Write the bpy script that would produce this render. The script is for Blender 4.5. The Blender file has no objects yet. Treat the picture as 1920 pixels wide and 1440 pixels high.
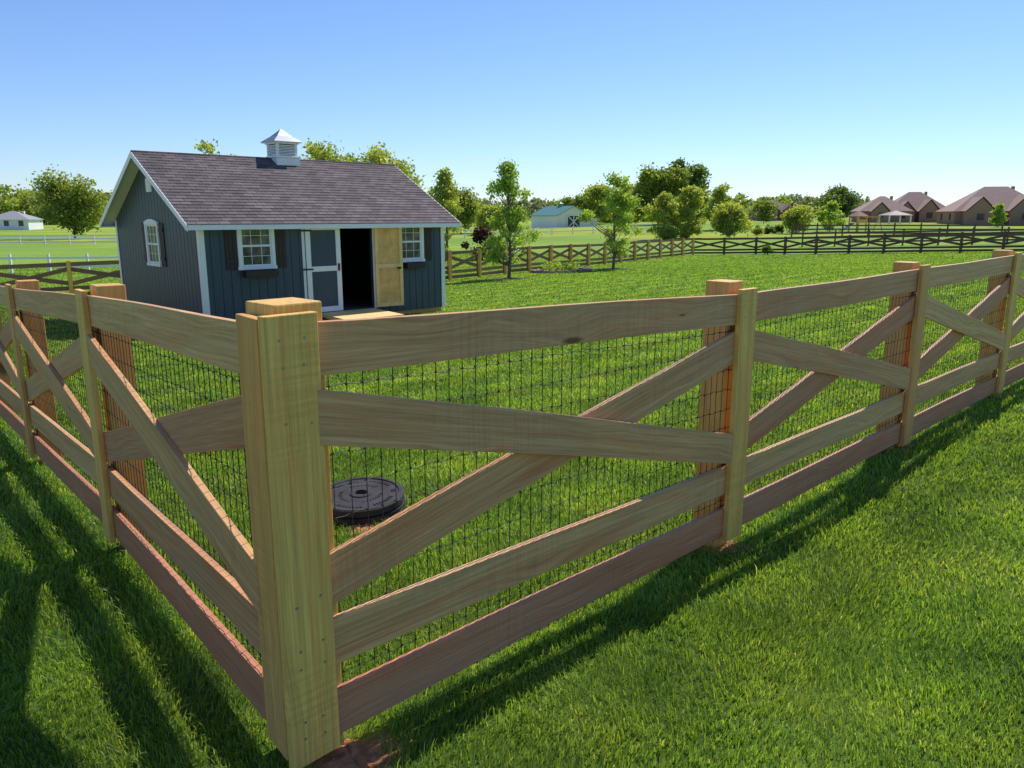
import bpy, math, random
import numpy as np
from mathutils import Vector, Matrix
random.seed(7)
scene = bpy.context.scene
scene.view_settings.view_transform='Standard'
scene.view_settings.look='None'
scene.view_settings.exposure=0
COL = scene.collection

# ------------------------------------------------------------------ terrain
CP = np.array([
(-.64,1.95,0.03),(1.15,3.8,-.09),(2.8,5.4,-.04),(4.3,6.8,0.0),(8,10.5,.03),(15,17,.0),
(-2.15,3.8,-.09),(-3.75,5.7,-.23),(-6.5,9,-.42),(-6.5,16.3,-.76),(-1.8,20.7,-.84),(-10.2,20,-.85),
(-20,25,-1.4),(-14,28,-1.25),(-2.9,36,-1.28),(6,50,-1.4),(14.8,64,-1.44),(20,64,-1.4),
(36,48,-.5),(42,42,-.3),(30,82,-.5),(60,80,-.4),(10,170,-.8),(64,200,.6),(85,170,.4),(92,150,.15),(28,140,.4),
(-28,45,-1.65),(-60,95,-1.75),(-68,120,-1.7),(-113,180,-1.3),(0,0,0.02),(3,1,0.02),(-3,1,-.12),(0,-12,0),
(20,90,-.9),(-5,60,-1.35),(200,300,1),(-200,300,-1),(0,400,0),(300,100,1),(-300,50,-1),(0,-60,0),
(600,900,1),(-600,900,0),(0,1300,1),(0,4,-.06),(2,9,-.2),(0,14,-.5),(10,30,-.5),(7,4,.02)], dtype=float)
def kern(r2): return np.sqrt(r2+4.0)
_d2=((CP[:,None,:2]-CP[None,:,:2])**2).sum(-1)
_A=kern(_d2); _n=len(CP)
_M=np.zeros((_n+1,_n+1)); _M[:_n,:_n]=_A; _M[:_n,_n]=1; _M[_n,:_n]=1
_w=np.linalg.solve(_M, np.append(CP[:,2],0))
def hgt(x,y):
    x=np.asarray(x,float); y=np.asarray(y,float); sh=x.shape
    xf=x.ravel(); yf=y.ravel(); out=np.zeros(len(xf))
    for s in range(0,len(xf),50000):
        X=xf[s:s+50000]; Y=yf[s:s+50000]
        K=kern((X[:,None]-CP[None,:,0])**2+(Y[:,None]-CP[None,:,1])**2)
        out[s:s+50000]=K@_w[:_n]+_w[_n]
    return out.reshape(sh)
def gz(x,y): return float(hgt(np.array([x]),np.array([y]))[0])

# ------------------------------------------------------------------ materials
def new_mat(name):
    m=bpy.data.materials.new(name); m.use_nodes=True
    nt=m.node_tree; b=nt.nodes['Principled BSDF']
    return m,nt,b
def N(nt,t,**kw):
    n=nt.nodes.new(t)
    for k,v in kw.items(): setattr(n,k,v)
    return n
def ramp(nt,src,stops):
    r=nt.nodes.new('ShaderNodeValToRGB')
    els=r.color_ramp.elements
    while len(els)<len(stops): els.new(0.5)
    for e,(p,c) in zip(els,stops):
        e.position=p; e.color=(c[0],c[1],c[2],1)
    nt.links.new(src,r.inputs[0]); return r.outputs[0]
def mixc(nt,f,a,b,mode='MIX'):
    m=nt.nodes.new('ShaderNodeMix'); m.data_type='RGBA'; m.blend_type=mode
    for s,v in ((m.inputs[0],f),(m.inputs[6],a),(m.inputs[7],b)):
        if isinstance(v,bpy.types.NodeSocket): nt.links.new(v,s)
        elif isinstance(v,(int,float)): s.default_value=v
        else: s.default_value=(v[0],v[1],v[2],1)
    return m.outputs[2]
def noise(nt,vec,scale,detail=4,rough=.55,dist=0.0):
    n=nt.nodes.new('ShaderNodeTexNoise'); n.inputs['Scale'].default_value=scale
    n.inputs['Detail'].default_value=detail; n.inputs['Roughness'].default_value=rough
    n.inputs['Distortion'].default_value=dist
    if vec is not None: nt.links.new(vec,n.inputs['Vector'])
    return n.outputs['Fac']
def mapping(nt,vec,sc=(1,1,1),rot=(0,0,0)):
    m=nt.nodes.new('ShaderNodeMapping'); m.inputs['Scale'].default_value=sc; m.inputs['Rotation'].default_value=rot
    nt.links.new(vec,m.inputs['Vector']); return m.outputs[0]
def bump(nt,b,h,st,dist=.01):
    n=nt.nodes.new('ShaderNodeBump'); n.inputs['Strength'].default_value=st; n.inputs['Distance'].default_value=dist
    nt.links.new(h,n.inputs['Height']); nt.links.new(n.outputs[0],b.inputs['Normal'])
def math2(nt,op,a,b):
    n=nt.nodes.new('ShaderNodeMath'); n.operation=op
    for s,v in ((n.inputs[0],a),(n.inputs[1],b)):
        if isinstance(v,bpy.types.NodeSocket): nt.links.new(v,s)
        else: s.default_value=v
    return n.outputs[0]
def simple(name,col,rough=.6,var=.15,scale=6,metal=0,bmp=0,spec=None):
    m,nt,b=new_mat(name)
    tc=N(nt,'ShaderNodeTexCoord')
    f=noise(nt,tc.outputs['Object'],scale,5)
    c=ramp(nt,f,[(.3,[v*(1-var) for v in col]),(.7,[min(1,v*(1+var)) for v in col])])
    nt.links.new(c,b.inputs['Base Color']); b.inputs['Roughness'].default_value=rough
    b.inputs['Metallic'].default_value=metal
    if spec is not None: b.inputs['Specular IOR Level'].default_value=spec
    if bmp: bump(nt,b,f,bmp)
    return m
def wood_mat(name,cA,cB,cC,dark,weather=.5,grey=(.46,.33,.21),wave=.16):
    m,nt,b=new_mat(name)
    a=N(nt,'ShaderNodeAttribute',attribute_name='lc'); t=N(nt,'ShaderNodeAttribute',attribute_name='tone')
    v=a.outputs['Vector']
    vo=N(nt,'ShaderNodeTexVoronoi'); vo.inputs['Scale'].default_value=1.0
    kv=mapping(nt,v,(1.35,6.2,1.0)); nt.links.new(kv,vo.inputs['Vector'])
    kd=vo.outputs['Distance']
    infl=ramp(nt,kd,[(.0,(1,1,1)),(.42,(0,0,0))])
    wv2=N(nt,'ShaderNodeVectorMath',operation='MULTIPLY_ADD'); nt.links.new(infl,wv2.inputs[0]); wv2.inputs[1].default_value=(0,.045,0.0); nt.links.new(v,wv2.inputs[2])
    v2=wv2.outputs[0]
    g1=noise(nt,mapping(nt,v2,(1.0,42,42)),1.0,7,.64,.4)
    g2=noise(nt,mapping(nt,v2,(4,170,170)),1.0,3,.6)
    blot=noise(nt,mapping(nt,v,(1.6,5,5)),1.0,4)
    blot2=noise(nt,mapping(nt,v,(.8,9,9)),1.0,4,.6,1.0)
    wv=N(nt,'ShaderNodeTexWave',wave_type='BANDS',bands_direction='Y')
    wv.inputs['Scale'].default_value=9; wv.inputs['Distortion'].default_value=9; wv.inputs['Detail'].default_value=2; wv.inputs['Detail Scale'].default_value=.5
    nt.links.new(mapping(nt,v2,(.35,1.6,1.6)),wv.inputs['Vector'])
    base=ramp(nt,t.outputs['Fac'],[(0,cA),(.5,cB),(1,cC)])
    c=mixc(nt,math2(nt,'MULTIPLY',ramp(nt,g1,[(.38,(1,1,1)),(.60,(0,0,0))]),.40),base,dark)
    c=mixc(nt,math2(nt,'MULTIPLY',ramp(nt,wv.outputs['Fac'],[(.0,(1,1,1)),(.45,(0,0,0))]),wave),c,dark)
    c=mixc(nt,math2(nt,'MULTIPLY',ramp(nt,blot2,[(.5,(0,0,0)),(.68,(1,1,1))]),.38),c,(dark[0]*2.4,dark[1]*1.4,dark[2]*1.1))
    c=mixc(nt,math2(nt,'MULTIPLY',ramp(nt,blot,[(.42,(0,0,0)),(.7,(1,1,1))]),weather),c,grey)
    c=mixc(nt,1.0,c,ramp(nt,g2,[(.3,(.84,.82,.81)),(.7,(1.14,1.14,1.14))]),'MULTIPLY')
    # faint patches of circular-saw marks
    sawc=noise(nt,mapping(nt,v,(85,2,2),(0,0,.12)),1.0,2)
    sawm=math2(nt,'MULTIPLY',ramp(nt,noise(nt,mapping(nt,v,(1.5,3,3)),1.0,2),[(.5,(0,0,0)),(.65,(1,1,1))]),.55)
    c=mixc(nt,sawm,c,mixc(nt,1.0,c,ramp(nt,sawc,[(.38,(.84,.83,.82)),(.62,(1.1,1.1,1.1))]),'MULTIPLY'))
    sep=N(nt,'ShaderNodeSeparateColor'); nt.links.new(vo.outputs['Color'],sep.inputs[0])
    some=math2(nt,'GREATER_THAN',sep.outputs[0],.42)
    size=math2(nt,'MULTIPLY_ADD',sep.outputs[1],.09)
    size.node.inputs[2].default_value=.035
    rel=math2(nt,'DIVIDE',kd,size)
    k=math2(nt,'MULTIPLY',ramp(nt,rel,[(.45,(1,1,1)),(1.0,(0,0,0))]),some)
    c=mixc(nt,math2(nt,'MULTIPLY',k,.85),c,(.085,.035,.015))
    nt.links.new(c,b.inputs['Base Color']); b.inputs['Roughness'].default_value=.58
    b.inputs['Specular IOR Level'].default_value=.3
    h=math2(nt,'ADD',g2,g1)
    bump(nt,b,h,.6,.0025)
    return m
M_rail=wood_mat('rail_wood',(.84,.53,.215),(.70,.385,.17),(.60,.245,.135),(.27,.115,.05),.30)
M_post=wood_mat('post_wood',(.92,.62,.155),(.86,.52,.145),(.76,.41,.13),(.42,.20,.055),.12,(.62,.44,.2),.10)
M_fence_far=wood_mat('far_fence_wood',(.34,.20,.105),(.28,.165,.095),(.22,.12,.08),(.10,.055,.035),.3,(.24,.17,.12))
M_fence_dark=simple('dark_stained_wood',(.125,.070,.050),.75,.25)
M_wire=simple('dark_wire',(.012,.013,.012),.55,metal=.1)
M_white=simple('white_paint',(.86,.86,.85),.45,.03,3)
M_whitefence=simple('white_vinyl',(.80,.81,.82),.4,.03)
def leaf_mat(name,cA,cB,tr=.5):
    m,nt,b=new_mat(name)
    t=N(nt,'ShaderNodeAttribute',attribute_name='tone')
    c=mixc(nt,t.outputs['Fac'],cA,cB)
    nt.links.new(c,b.inputs['Base Color']); b.inputs['Roughness'].default_value=.45; b.inputs['Specular IOR Level'].default_value=.35
    tl=N(nt,'ShaderNodeBsdfTranslucent')
    c2=mixc(nt,1.0,c,(1.9,1.75,.6),'MULTIPLY'); nt.links.new(c2,tl.inputs[0])
    mx=N(nt,'ShaderNodeMixShader'); mx.inputs[0].default_value=tr
    nt.links.new(b.outputs[0],mx.inputs[1]); nt.links.new(tl.outputs[0],mx.inputs[2])
    nt.links.new(mx.outputs[0],nt.nodes['Material Output'].inputs[0])
    return m
M_bark=simple('bark',(.17,.135,.10),.9,.3,8,bmp=.5)
M_leaf_young=leaf_mat('leaf_young',(.18,.28,.06),(.35,.47,.11))
M_leaf_mid=leaf_mat('leaf_mid',(.13,.19,.05),(.26,.32,.08))
M_leaf_light=leaf_mat('leaf_light',(.20,.27,.07),(.40,.45,.12))
M_leaf_dark=leaf_mat('leaf_dark',(.07,.125,.04),(.16,.23,.065),.45)
M_leaf_red=leaf_mat('leaf_red',(.05,.018,.018),(.10,.035,.03),.3)
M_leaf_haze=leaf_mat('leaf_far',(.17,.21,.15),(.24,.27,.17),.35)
def grass_colour(nt):
    g=N(nt,'ShaderNodeNewGeometry'); p=g.outputs['Position']
    n1=noise(nt,mapping(nt,p,(1.3,1.3,1.3)),1.0,5,.6); n2=noise(nt,mapping(nt,p,(.09,.09,.09)),1.0,3)
    c=ramp(nt,n1,[(.3,(.115,.222,.038)),(.5,(.182,.305,.050)),(.72,(.265,.370,.068))])
    c=mixc(nt,ramp(nt,n2,[(.4,(0,0,0)),(.65,(.6,.6,.6))]),c,(.235,.365,.054))
    d=N(nt,'ShaderNodeVectorMath',operation='DOT_PRODUCT'); nt.links.new(p,d.inputs[0]); d.inputs[1].default_value=(.687,-.727,0)
    s=math2(nt,'SINE',math2(nt,'MULTIPLY',d.outputs['Value'],5.6),0)
    s=math2(nt,'MULTIPLY_ADD',s,.12); s.node.inputs[2].default_value=1.0
    cb=N(nt,'ShaderNodeCombineColor')
    for i in range(3): nt.links.new(s,cb.inputs[i])
    c=mixc(nt,1.0,c,cb.outputs[0],'MULTIPLY')
    return c,p
m,nt,b=new_mat('grass_blade'); M_blade=m
c,p=grass_colour(nt)
t=N(nt,'ShaderNodeAttribute',attribute_name='tone')
c=mixc(nt,1.0,c,ramp(nt,t.outputs['Fac'],[(0,(.5,.58,.6)),(.5,(1,1,1)),(.93,(1.35,1.25,1.2)),(1,(2.3,1.6,2.6))]),'MULTIPLY')
nt.links.new(c,b.inputs['Base Color']); b.inputs['Roughness'].default_value=.4; b.inputs['Specular IOR Level'].default_value=.4
tl=N(nt,'ShaderNodeBsdfTranslucent'); nt.links.new(mixc(nt,1.0,c,(1.7,1.55,.62),'MULTIPLY'),tl.inputs[0])
mx=N(nt,'ShaderNodeMixShader'); mx.inputs[0].default_value=.5
nt.links.new(b.outputs[0],mx.inputs[1]); nt.links.new(tl.outputs[0],mx.inputs[2]); nt.links.new(mx.outputs[0],nt.nodes['Material Output'].inputs[0])

m,nt,b=new_mat('ground_grass'); M_ground=m
c,p=grass_colour(nt)
fine=noise(nt,mapping(nt,p,(14,14,14)),1.0,5,.7)
c=mixc(nt,1.0,c,ramp(nt,fine,[(.3,(.6,.62,.6)),(.7,(1.35,1.3,1.3))]),'MULTIPLY')
ln=N(nt,'ShaderNodeVectorMath',operation='LENGTH'); nt.links.new(p,ln.inputs[0])
far=N(nt,'ShaderNodeMapRange'); far.inputs['From Min'].default_value=55; far.inputs['From Max'].default_value=110
nt.links.new(ln.outputs['Value'],far.inputs['Value'])
pn=noise(nt,mapping(nt,p,(.03,.06,.05)),1.0,5,.6)
pc=ramp(nt,pn,[(.35,(.14,.25,.045)),(.5,(.19,.30,.055)),(.60,(.36,.37,.05)),(.70,(.16,.27,.05))])
c=mixc(nt,far.outputs[0],c,pc)
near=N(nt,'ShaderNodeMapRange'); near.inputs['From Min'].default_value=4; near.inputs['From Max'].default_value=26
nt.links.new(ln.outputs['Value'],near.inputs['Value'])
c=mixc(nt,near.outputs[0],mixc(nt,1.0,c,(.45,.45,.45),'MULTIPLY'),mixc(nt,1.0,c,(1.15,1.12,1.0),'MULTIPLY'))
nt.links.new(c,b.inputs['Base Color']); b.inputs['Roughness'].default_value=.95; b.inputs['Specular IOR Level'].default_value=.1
bump(nt,b,fine,.6,.05)

M_soil=simple('red_clay_soil',(.40,.17,.075),.95,.45,30,bmp=.9)
M_mulch=simple('mulch',(.10,.055,.038),.95,.5,20,bmp=.8)
# ------------------------------------------------------------------ mesh helpers
class MB:
    def __init__(s): s.v=[];s.f=[];s.m=[];s.lc=[];s.tone=[]
    def add(s,vs,fs,mat=0,lc=None,tone=.5):
        o=len(s.v); s.v+= [tuple(v) for v in vs]; s.f+=[tuple(i+o for i in f) for f in fs]; s.m+=[mat]*len(fs)
        s.lc += (lc if lc is not None else [tuple(v) for v in vs]); s.tone+=[tone]*len(vs)
    def box(s,x0,x1,y0,y1,z0,z1,mat=0,tone=.5):
        vs=[(x0,y0,z0),(x1,y0,z0),(x1,y1,z0),(x0,y1,z0),(x0,y0,z1),(x1,y0,z1),(x1,y1,z1),(x0,y1,z1)]
        s.add(vs,[(0,3,2,1),(4,5,6,7),(0,1,5,4),(1,2,6,5),(2,3,7,6),(3,0,4,7)],mat,tone=tone)
    def board(s,a0,a1,b0,b1,n,t0,t1,nseg=1,mat=0,warp=0.0,tone=None):
        a0,a1,b0,b1,n=[Vector(q) for q in (a0,a1,b0,b1,n)]
        L=(a1-a0).length; W=(b0-a0).length
        ox,oy,oz=random.uniform(0,90),random.uniform(0,90),random.uniform(0,90)
        tone=random.random() if tone is None else tone
        vs=[];lc=[];fs=[]
        ph=random.uniform(0,6); ph2=random.uniform(0,6)
        for i in range(nseg+1):
            k=i/nseg; env=math.sin(math.pi*k)
            dz=Vector((0,0,1))*warp*math.sin(ph+k*4)*env; dn=n*(warp*.6*math.sin(ph2+k*3)*env)
            a=a0.lerp(a1,k)+dz+dn; bb=b0.lerp(b1,k)+dz+dn
            vs+=[a+n*t0,a+n*t1,bb+n*t1,bb+n*t0]
            lc+=[(ox+k*L,oy,oz+t0),(ox+k*L,oy,oz+t1),(ox+k*L,oy+W,oz+t1),(ox+k*L,oy+W,oz+t0)]
        for i in range(nseg):
            o=i*4;q=o+4
            fs+=[(o,q,q+1,o+1),(o+1,q+1,q+2,o+2),(o+2,q+2,q+3,o+3),(o+3,q+3,q,o)]
        fs+=[(0,1,2,3),(nseg*4+3,nseg*4+2,nseg*4+1,nseg*4)]
        s.add(vs,fs,mat,lc,tone)
    def vboard(s,c,d,n,w,z0,z1,t0,t1,mat=0,tone=None):
        c=Vector((c[0],c[1],0)); d=Vector(d); n=Vector(n)
        l=c-d*w/2; r=c+d*w/2
        s.board(r+Vector((0,0,z0)),r+Vector((0,0,z1)),l+Vector((0,0,z0)),l+Vector((0,0,z1)),n,t0,t1,6,mat,.0015,tone)
    def tube(s,pts,rads,sides=6,mat=0,tone=.5):
        pts=[Vector(p) for p in pts]; vs=[];fs=[]
        for i,p in enumerate(pts):
            d=(pts[min(i+1,len(pts)-1)]-pts[max(i-1,0)]).normalized()
            u=d.cross(Vector((0,0,1)) if abs(d.z)<.9 else Vector((1,0,0))).normalized(); w=d.cross(u)
            for k in range(sides):
                a=2*math.pi*k/sides; vs.append(p+(u*math.cos(a)+w*math.sin(a))*rads[i])
        for i in range(len(pts)-1):
            for k in range(sides):
                a=i*sides+k;bq=i*sides+(k+1)%sides
                fs.append((a,bq,bq+sides,a+sides))
        fs.append(tuple(range(sides))[::-1]); fs.append(tuple(range((len(pts)-1)*sides,len(pts)*sides)))
        s.add(vs,fs,mat,None,tone)
    def obj(s,name,mats,parent=None,loc=(0,0,0),rot=0,bevel=0,smooth=False):
        me=bpy.data.meshes.new(name); me.from_pydata(s.v,[],s.f)
        for mm in mats: me.materials.append(mm)
        me.polygons.foreach_set('material_index',s.m)
        if smooth: me.polygons.foreach_set('use_smooth',[True]*len(s.f))
        a=me.attributes.new('lc','FLOAT_VECTOR','POINT'); a.data.foreach_set('vector',np.array(s.lc,dtype=np.float32).ravel())
        a=me.attributes.new('tone','FLOAT','POINT'); a.data.foreach_set('value',np.array(s.tone,dtype=np.float32))
        me.update()
        o=bpy.data.objects.new(name,me); COL.objects.link(o); o.location=loc; o.rotation_euler=(0,0,rot)
        if parent: o.parent=parent
        if bevel:
            bm=o.modifiers.new('bevel','BEVEL'); bm.width=bevel; bm.segments=2; bm.limit_method='ANGLE'; bm.angle_limit=math.radians(40)
        return o
def empty(name,loc=(0,0,0),rot=0,parent=None):
    o=bpy.data.objects.new(name,None); COL.objects.link(o); o.location=loc; o.rotation_euler=(0,0,rot); o.empty_display_size=.2
    if parent: o.parent=parent
    return o

# ------------------------------------------------------------------ ground sheet
def axis(lo,hi,n,s):
    t=np.linspace(np.arcsinh(lo/s),np.arcsinh(hi/s),n); return np.sinh(t)*s
gx=axis(-1800,1800,260,4.0); gy=axis(-80,2200,260,5.0)
GX,GY=np.meshgrid(gx,gy); GZ=hgt(GX,GY)
R=np.hypot(GX,GY); fade=np.clip((1400-R)/600,0,1); GZ=GZ*fade
me=bpy.data.meshes.new('ground')
V=np.stack([GX,GY,GZ],-1).reshape(-1,3)
ny,nx=GX.shape; I=np.arange(ny*nx).reshape(ny,nx)
F=np.stack([I[:-1,:-1],I[:-1,1:],I[1:,1:],I[1:,:-1]],-1).reshape(-1,4)
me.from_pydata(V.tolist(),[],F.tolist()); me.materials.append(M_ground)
me.polygons.foreach_set('use_smooth',[True]*len(F))
o=bpy.data.objects.new('ground',me); COL.objects.link(o)

# ------------------------------------------------------------------ fences
def dirv(deg): return Vector((math.cos(math.radians(deg)),math.sin(math.radians(deg)),0))
def outn(d): return Vector((d.y,-d.x,0))
dR=dirv(43.4); nR=outn(dR); dR0=dirv(46.2); nR0=outn(dR0)
eL=dirv(130); dL=-eL; nL=outn(dL); eL0=dirv(128.7); dL0=-eL0; nL0=outn(dL0)
O=Vector((-.637,1.93,0))
K=O-nR0*.055-nL0*.055
FT=1.265
def fence_span(mbR,A,B,za,zb,inA=.075,inB=.075,nseg=8,warp=.003):
    d=(B-A).normalized(); n=Vector((d.y,-d.x,0))
    def P(Q,z): return Vector((Q.x,Q.y,z))
    g=.0015
    A1=A+d*g; B1=B-d*g
    for lo,hi,tn in ((0,.15,random.uniform(.8,1)),(.235,.385,random.uniform(.1,.8)),(1.115,FT,random.uniform(0,.6))):
        j=random.uniform(-.005,.005); j2=random.uniform(-.005,.005)
        mbR.board(P(A1,za+lo+j),P(B1,zb+lo+j2),P(A1,za+hi+j),P(B1,zb+hi+j2),n,0,.025,nseg,0,warp,tn)
    mbR.board(P(A1,za+.402),P(B1,zb+.938),P(A1,za+.560),P(B1,zb+1.096),n,.001,.025,nseg,0,warp,random.uniform(.3,.9))
    A2=A+d*inA; B2=B-d*inB
    mbR.board(P(A2,za+.925),P(B2,zb+.405),P(A2,za+1.083),P(B2,zb+.563),n,.0265,.0505,nseg,0,warp,random.uniform(0,.5))
def wire_span(mb,A,B,za,zb,knots):
    d=(B-A).normalized(); n=Vector((d.y,-d.x,0)); L=(B-A).length
    r=.0015; off=-.005
    k=int(L/.056)
    def P(s,z): 
        q=A+d*s+n*off; return Vector((q.x,q.y,za+(zb-za)*s/L+z))
    nh=13; hz=[-.02+i*.1 for i in range(nh)]
    for i in range(k+1):
        s=i*L/k; j=random.uniform(-.003,.003)
        pts=[P(s+j+random.uniform(-.0025,.0025),z) for z in (-.03,.3,.6,.9,1.2)]
        mb.tube(pts,[r]*5,4)
    for z in hz:
        ph=random.uniform(0,6)
        pts=[P(i*L/(2*k),z+.003*math.sin(i*math.pi/2*1.0+ph)+.004*math.sin(i*.13+ph)) for i in range(2*k+1)]
        mb.tube(pts,[r]*len(pts),4)
    if knots:
        for i in range(k+1):
            for z in hz:
                p=P(i*L/k,z); q=.0045
                vs=[p+Vector(v)*q for v in ((1,0,0),(-1,0,0),(0,1,0),(0,-1,0),(0,0,1.2),(0,0,-1.2))]
                mb.add(vs,[(0,2,4),(2,1,4),(1,3,4),(3,0,4),(2,0,5),(1,2,5),(3,1,5),(0,3,5)])
def main_post(mb,Q,d,n,zg,ztop,w=.135):
    c=Q-n*(w/2+.010)
    mb.vboard((c.x,c.y),d,n,w,zg-.1,ztop,-w/2,w/2,0,random.uniform(.5,1))

soil=MB()
def soil_patch(x,y,r,hc=.012):
    k=22; vs=[(x,y,gz(x,y)+hc)]; ph=random.uniform(0,6)
    for j,(rr,zz) in enumerate(((.35,hc*.9),(.7,hc*.5),(1,-.012))):
        for i in range(k):
            a=2*math.pi*i/k; q=r*rr*(1+.25*math.sin(2*a+ph)+random.uniform(-.15,.15))
            X=x+q*math.cos(a);Y=y+q*math.sin(a); vs.append((X,Y,gz(X,Y)+zz+random.uniform(-.006,.008)))
    fs=[(0,1+i,1+(i+1)%k) for i in range(k)]
    for j in range(2): fs+=[(1+j*k+i,1+(j+1)*k+i,1+(j+1)*k+(i+1)%k,1+j*k+(i+1)%k) for i in range(k)]
    soil.add(vs,fs)
    for i in range(int(r*260)):
        a=random.uniform(0,6.28); q=r*math.sqrt(random.random())*1.15; X=x+q*math.cos(a); Y=y+q*math.sin(a); Z=gz(X,Y)+.012; e=random.uniform(.003,.012)
        vs=[(X+e*random.uniform(.6,1.3)*p[0],Y+e*random.uniform(.6,1.3)*p[1],Z+e*random.uniform(.5,1)*p[2]) for p in ((1,0,0),(-1,0,0),(0,1,0),(0,-1,0),(0,0,1),(0,0,-1))]
        soil.add(vs,[(0,2,4),(2,1,4),(1,3,4),(3,0,4),(2,0,5),(1,2,5),(3,1,5),(0,3,5)])
excl=[]
P1=Vector((1.14,3.854,0))
ptsR=[K,P1,P1+dR*2.40,P1+dR*4.70]; s=4.70
while s<53.5: s+=2.42; ptsR.append(P1+dR*s)
zR=[.106,.005,.020,.035]
for i in range(4,len(ptsR)): zR.append(gz(ptsR[i].x,ptsR[i].y)+.045)
fR=empty('wooden_crossbuck_fence')
mr=MB();mp=MB();mw=MB();mf=MB()
for i in range(len(ptsR)-1):
    near=i<8
    fence_span(mr,ptsR[i],ptsR[i+1],zR[i],zR[i+1],inA=.10 if i==0 else .075,nseg=10 if near else 2,warp=.005 if near else 0)
    if near: wire_span(mw,ptsR[i],ptsR[i+1],zR[i],zR[i+1],i<3)
for i in range(1,len(ptsR)):
    Q=ptsR[i]; zg=gz(Q.x,Q.y)
    main_post(mp,Q-dR*.02,dR,nR,zg,zR[i]+FT+random.uniform(.045,.07))
    mf.vboard((Q.x,Q.y),dR,nR,.15,zR[i]-.02,zR[i]+FT+.030,.0275,.0555)
    c=Q-nR*.07
    if i<7: excl.append((c.x,c.y,.09)); soil_patch(c.x+.04,c.y-.05,.13)
cc=K-nR0*.085-nL0*.085
mp.vboard((cc.x,cc.y),dR0,nR0,.15,-.1,zR[0]+FT+.052,-.075,.075,0,.3)
excl.append((cc.x,cc.y,.12)); soil_patch(cc.x+.14,cc.y-.07,.17); excl.append((cc.x+.15,cc.y-.09,.11))
cR=O+dR0*.088-nR0*.055
mf.vboard((cR.x,cR.y),dR0,nR0,.160,.075,zR[0]+FT+.030,.0268,.0558,0,.1)
mr.obj('rails_and_braces',[M_rail],fR,bevel=.0022)
mf.obj('face_boards',[M_post],fR,bevel=.003)
mp.obj('posts',[M_post],fR,bevel=.005)
mw.obj('wire_mesh',[M_wire],fR)
nh=MB()
def nails(Q,d,n,za,off):
    for z in (.05,.10,.28,.34,.48,1.0,1.15,1.22):
        for s in (-.035,.035):
            p=Q+d*(s+random.uniform(-.01,.01))+n*(off+.0006); p=Vector((p.x,p.y,za+z+random.uniform(-.01,.01)))
            nh.tube([p-n*.001,p+n*.0008],[.0042,.0036],7)
for i in range(1,4): nails(ptsR[i],dR,nR,zR[i],.0555)
nails(cR,dR0,nR0,zR[0],.0558)
L1=Vector((-2.10,3.837,0))
ptsL=[K,L1,L1+eL*2.46]; s=2.46
while s<27: s+=2.42; ptsL.append(L1+eL*s)
zL=[.106,0.0,-.135]
for i in range(3,len(ptsL)): zL.append(gz(ptsL[i].x,ptsL[i].y)+.08)
fL=empty('wooden_crossbuck_fence.001')
nh.obj('nail_heads',[simple('galvanised_nail',(.35,.35,.36),.4,metal=.8)],fR)
mr=MB();mp=MB();mw=MB();mf=MB()
for i in range(len(ptsL)-1):
    near=i<6
    fence_span(mr,ptsL[i+1],ptsL[i],zL[i+1],zL[i],inB=.10 if i==0 else .075,nseg=10 if near else 2,warp=.005 if near else 0)
    if near: wire_span(mw,ptsL[i+1],ptsL[i],zL[i+1],zL[i],i<2)
for i in range(1,len(ptsL)):
    Q=ptsL[i]; zg=gz(Q.x,Q.y)
    main_post(mp,Q+dL*.02,dL,nL,zg,zL[i]+FT+random.uniform(.05,.08))
    mf.vboard((Q.x,Q.y),dL,nL,.15,zL[i]-.02,zL[i]+FT+.030,.0275,.0555)
    c=Q-nL*.07
    if i<6: excl.append((c.x,c.y,.09)); soil_patch(c.x,c.y,.11)
cL=O+eL0*.104-nL0*.055
mf.vboard((cL.x,cL.y),dL0,nL0,.150,.10,zR[0]+FT+.022,.0268,.0548,0,.9)
mr.obj('rails_and_braces',[M_rail],fL,bevel=.0022)
mf.obj('face_boards',[M_post],fL,bevel=.003)
mp.obj('posts',[M_post],fL,bevel=.005)
mw.obj('wire_mesh',[M_wire],fL)
soil.obj('soil_patches',[M_soil],smooth=False)

def far_fence(name,corners,matR,matP,h=1.22,step=2.44,cross=True,rails=None,postw=.13):
    e=empty(name); mr=MB(); mp=MB()
    for a,bq in zip(corners[:-1],corners[1:]):
        a=Vector((a[0],a[1],0)); bq=Vector((bq[0],bq[1],0)); L=(bq-a).length; k=max(1,round(L/step)); d=(bq-a)/L; n=Vector((d.y,-d.x,0))
        for i in range(k):
            A=a+d*L*i/k; B=a+d*L*(i+1)/k; za=gz(A.x,A.y)+.08; zb=gz(B.x,B.y)+.08
            if cross: fence_span(mr,A,B,za,zb,nseg=1,warp=0)
            else:
                for lo,hi in rails:
                    mr.board((A.x,A.y,za+lo),(B.x,B.y,zb+lo),(A.x,A.y,za+hi),(B.x,B.y,zb+hi),n,0,.03)
            c=A-n*.07
            mp.vboard((c.x,c.y),d,n,postw,za-.25,za+h+.1,-postw/2,postw/2,0)
            if cross: mr.vboard((A.x,A.y),d,n,.15,za-.02,za+h+.06,.051,.075,0)
    mr.obj('rails',[matR],e); mp.obj('posts',[matP],e)
    return e
Lend=ptsL[-1]; Rend=ptsR[-1]
far_fence('wooden_crossbuck_fence.002',[(14.8,64),(-2.9,36),(Lend.x,Lend.y)],M_fence_far,M_post)
far_fence('wooden_crossbuck_fence.003',[(Rend.x,Rend.y),(36,48),(20,64),(14.8,64)],M_fence_dark,M_fence_dark)
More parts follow.
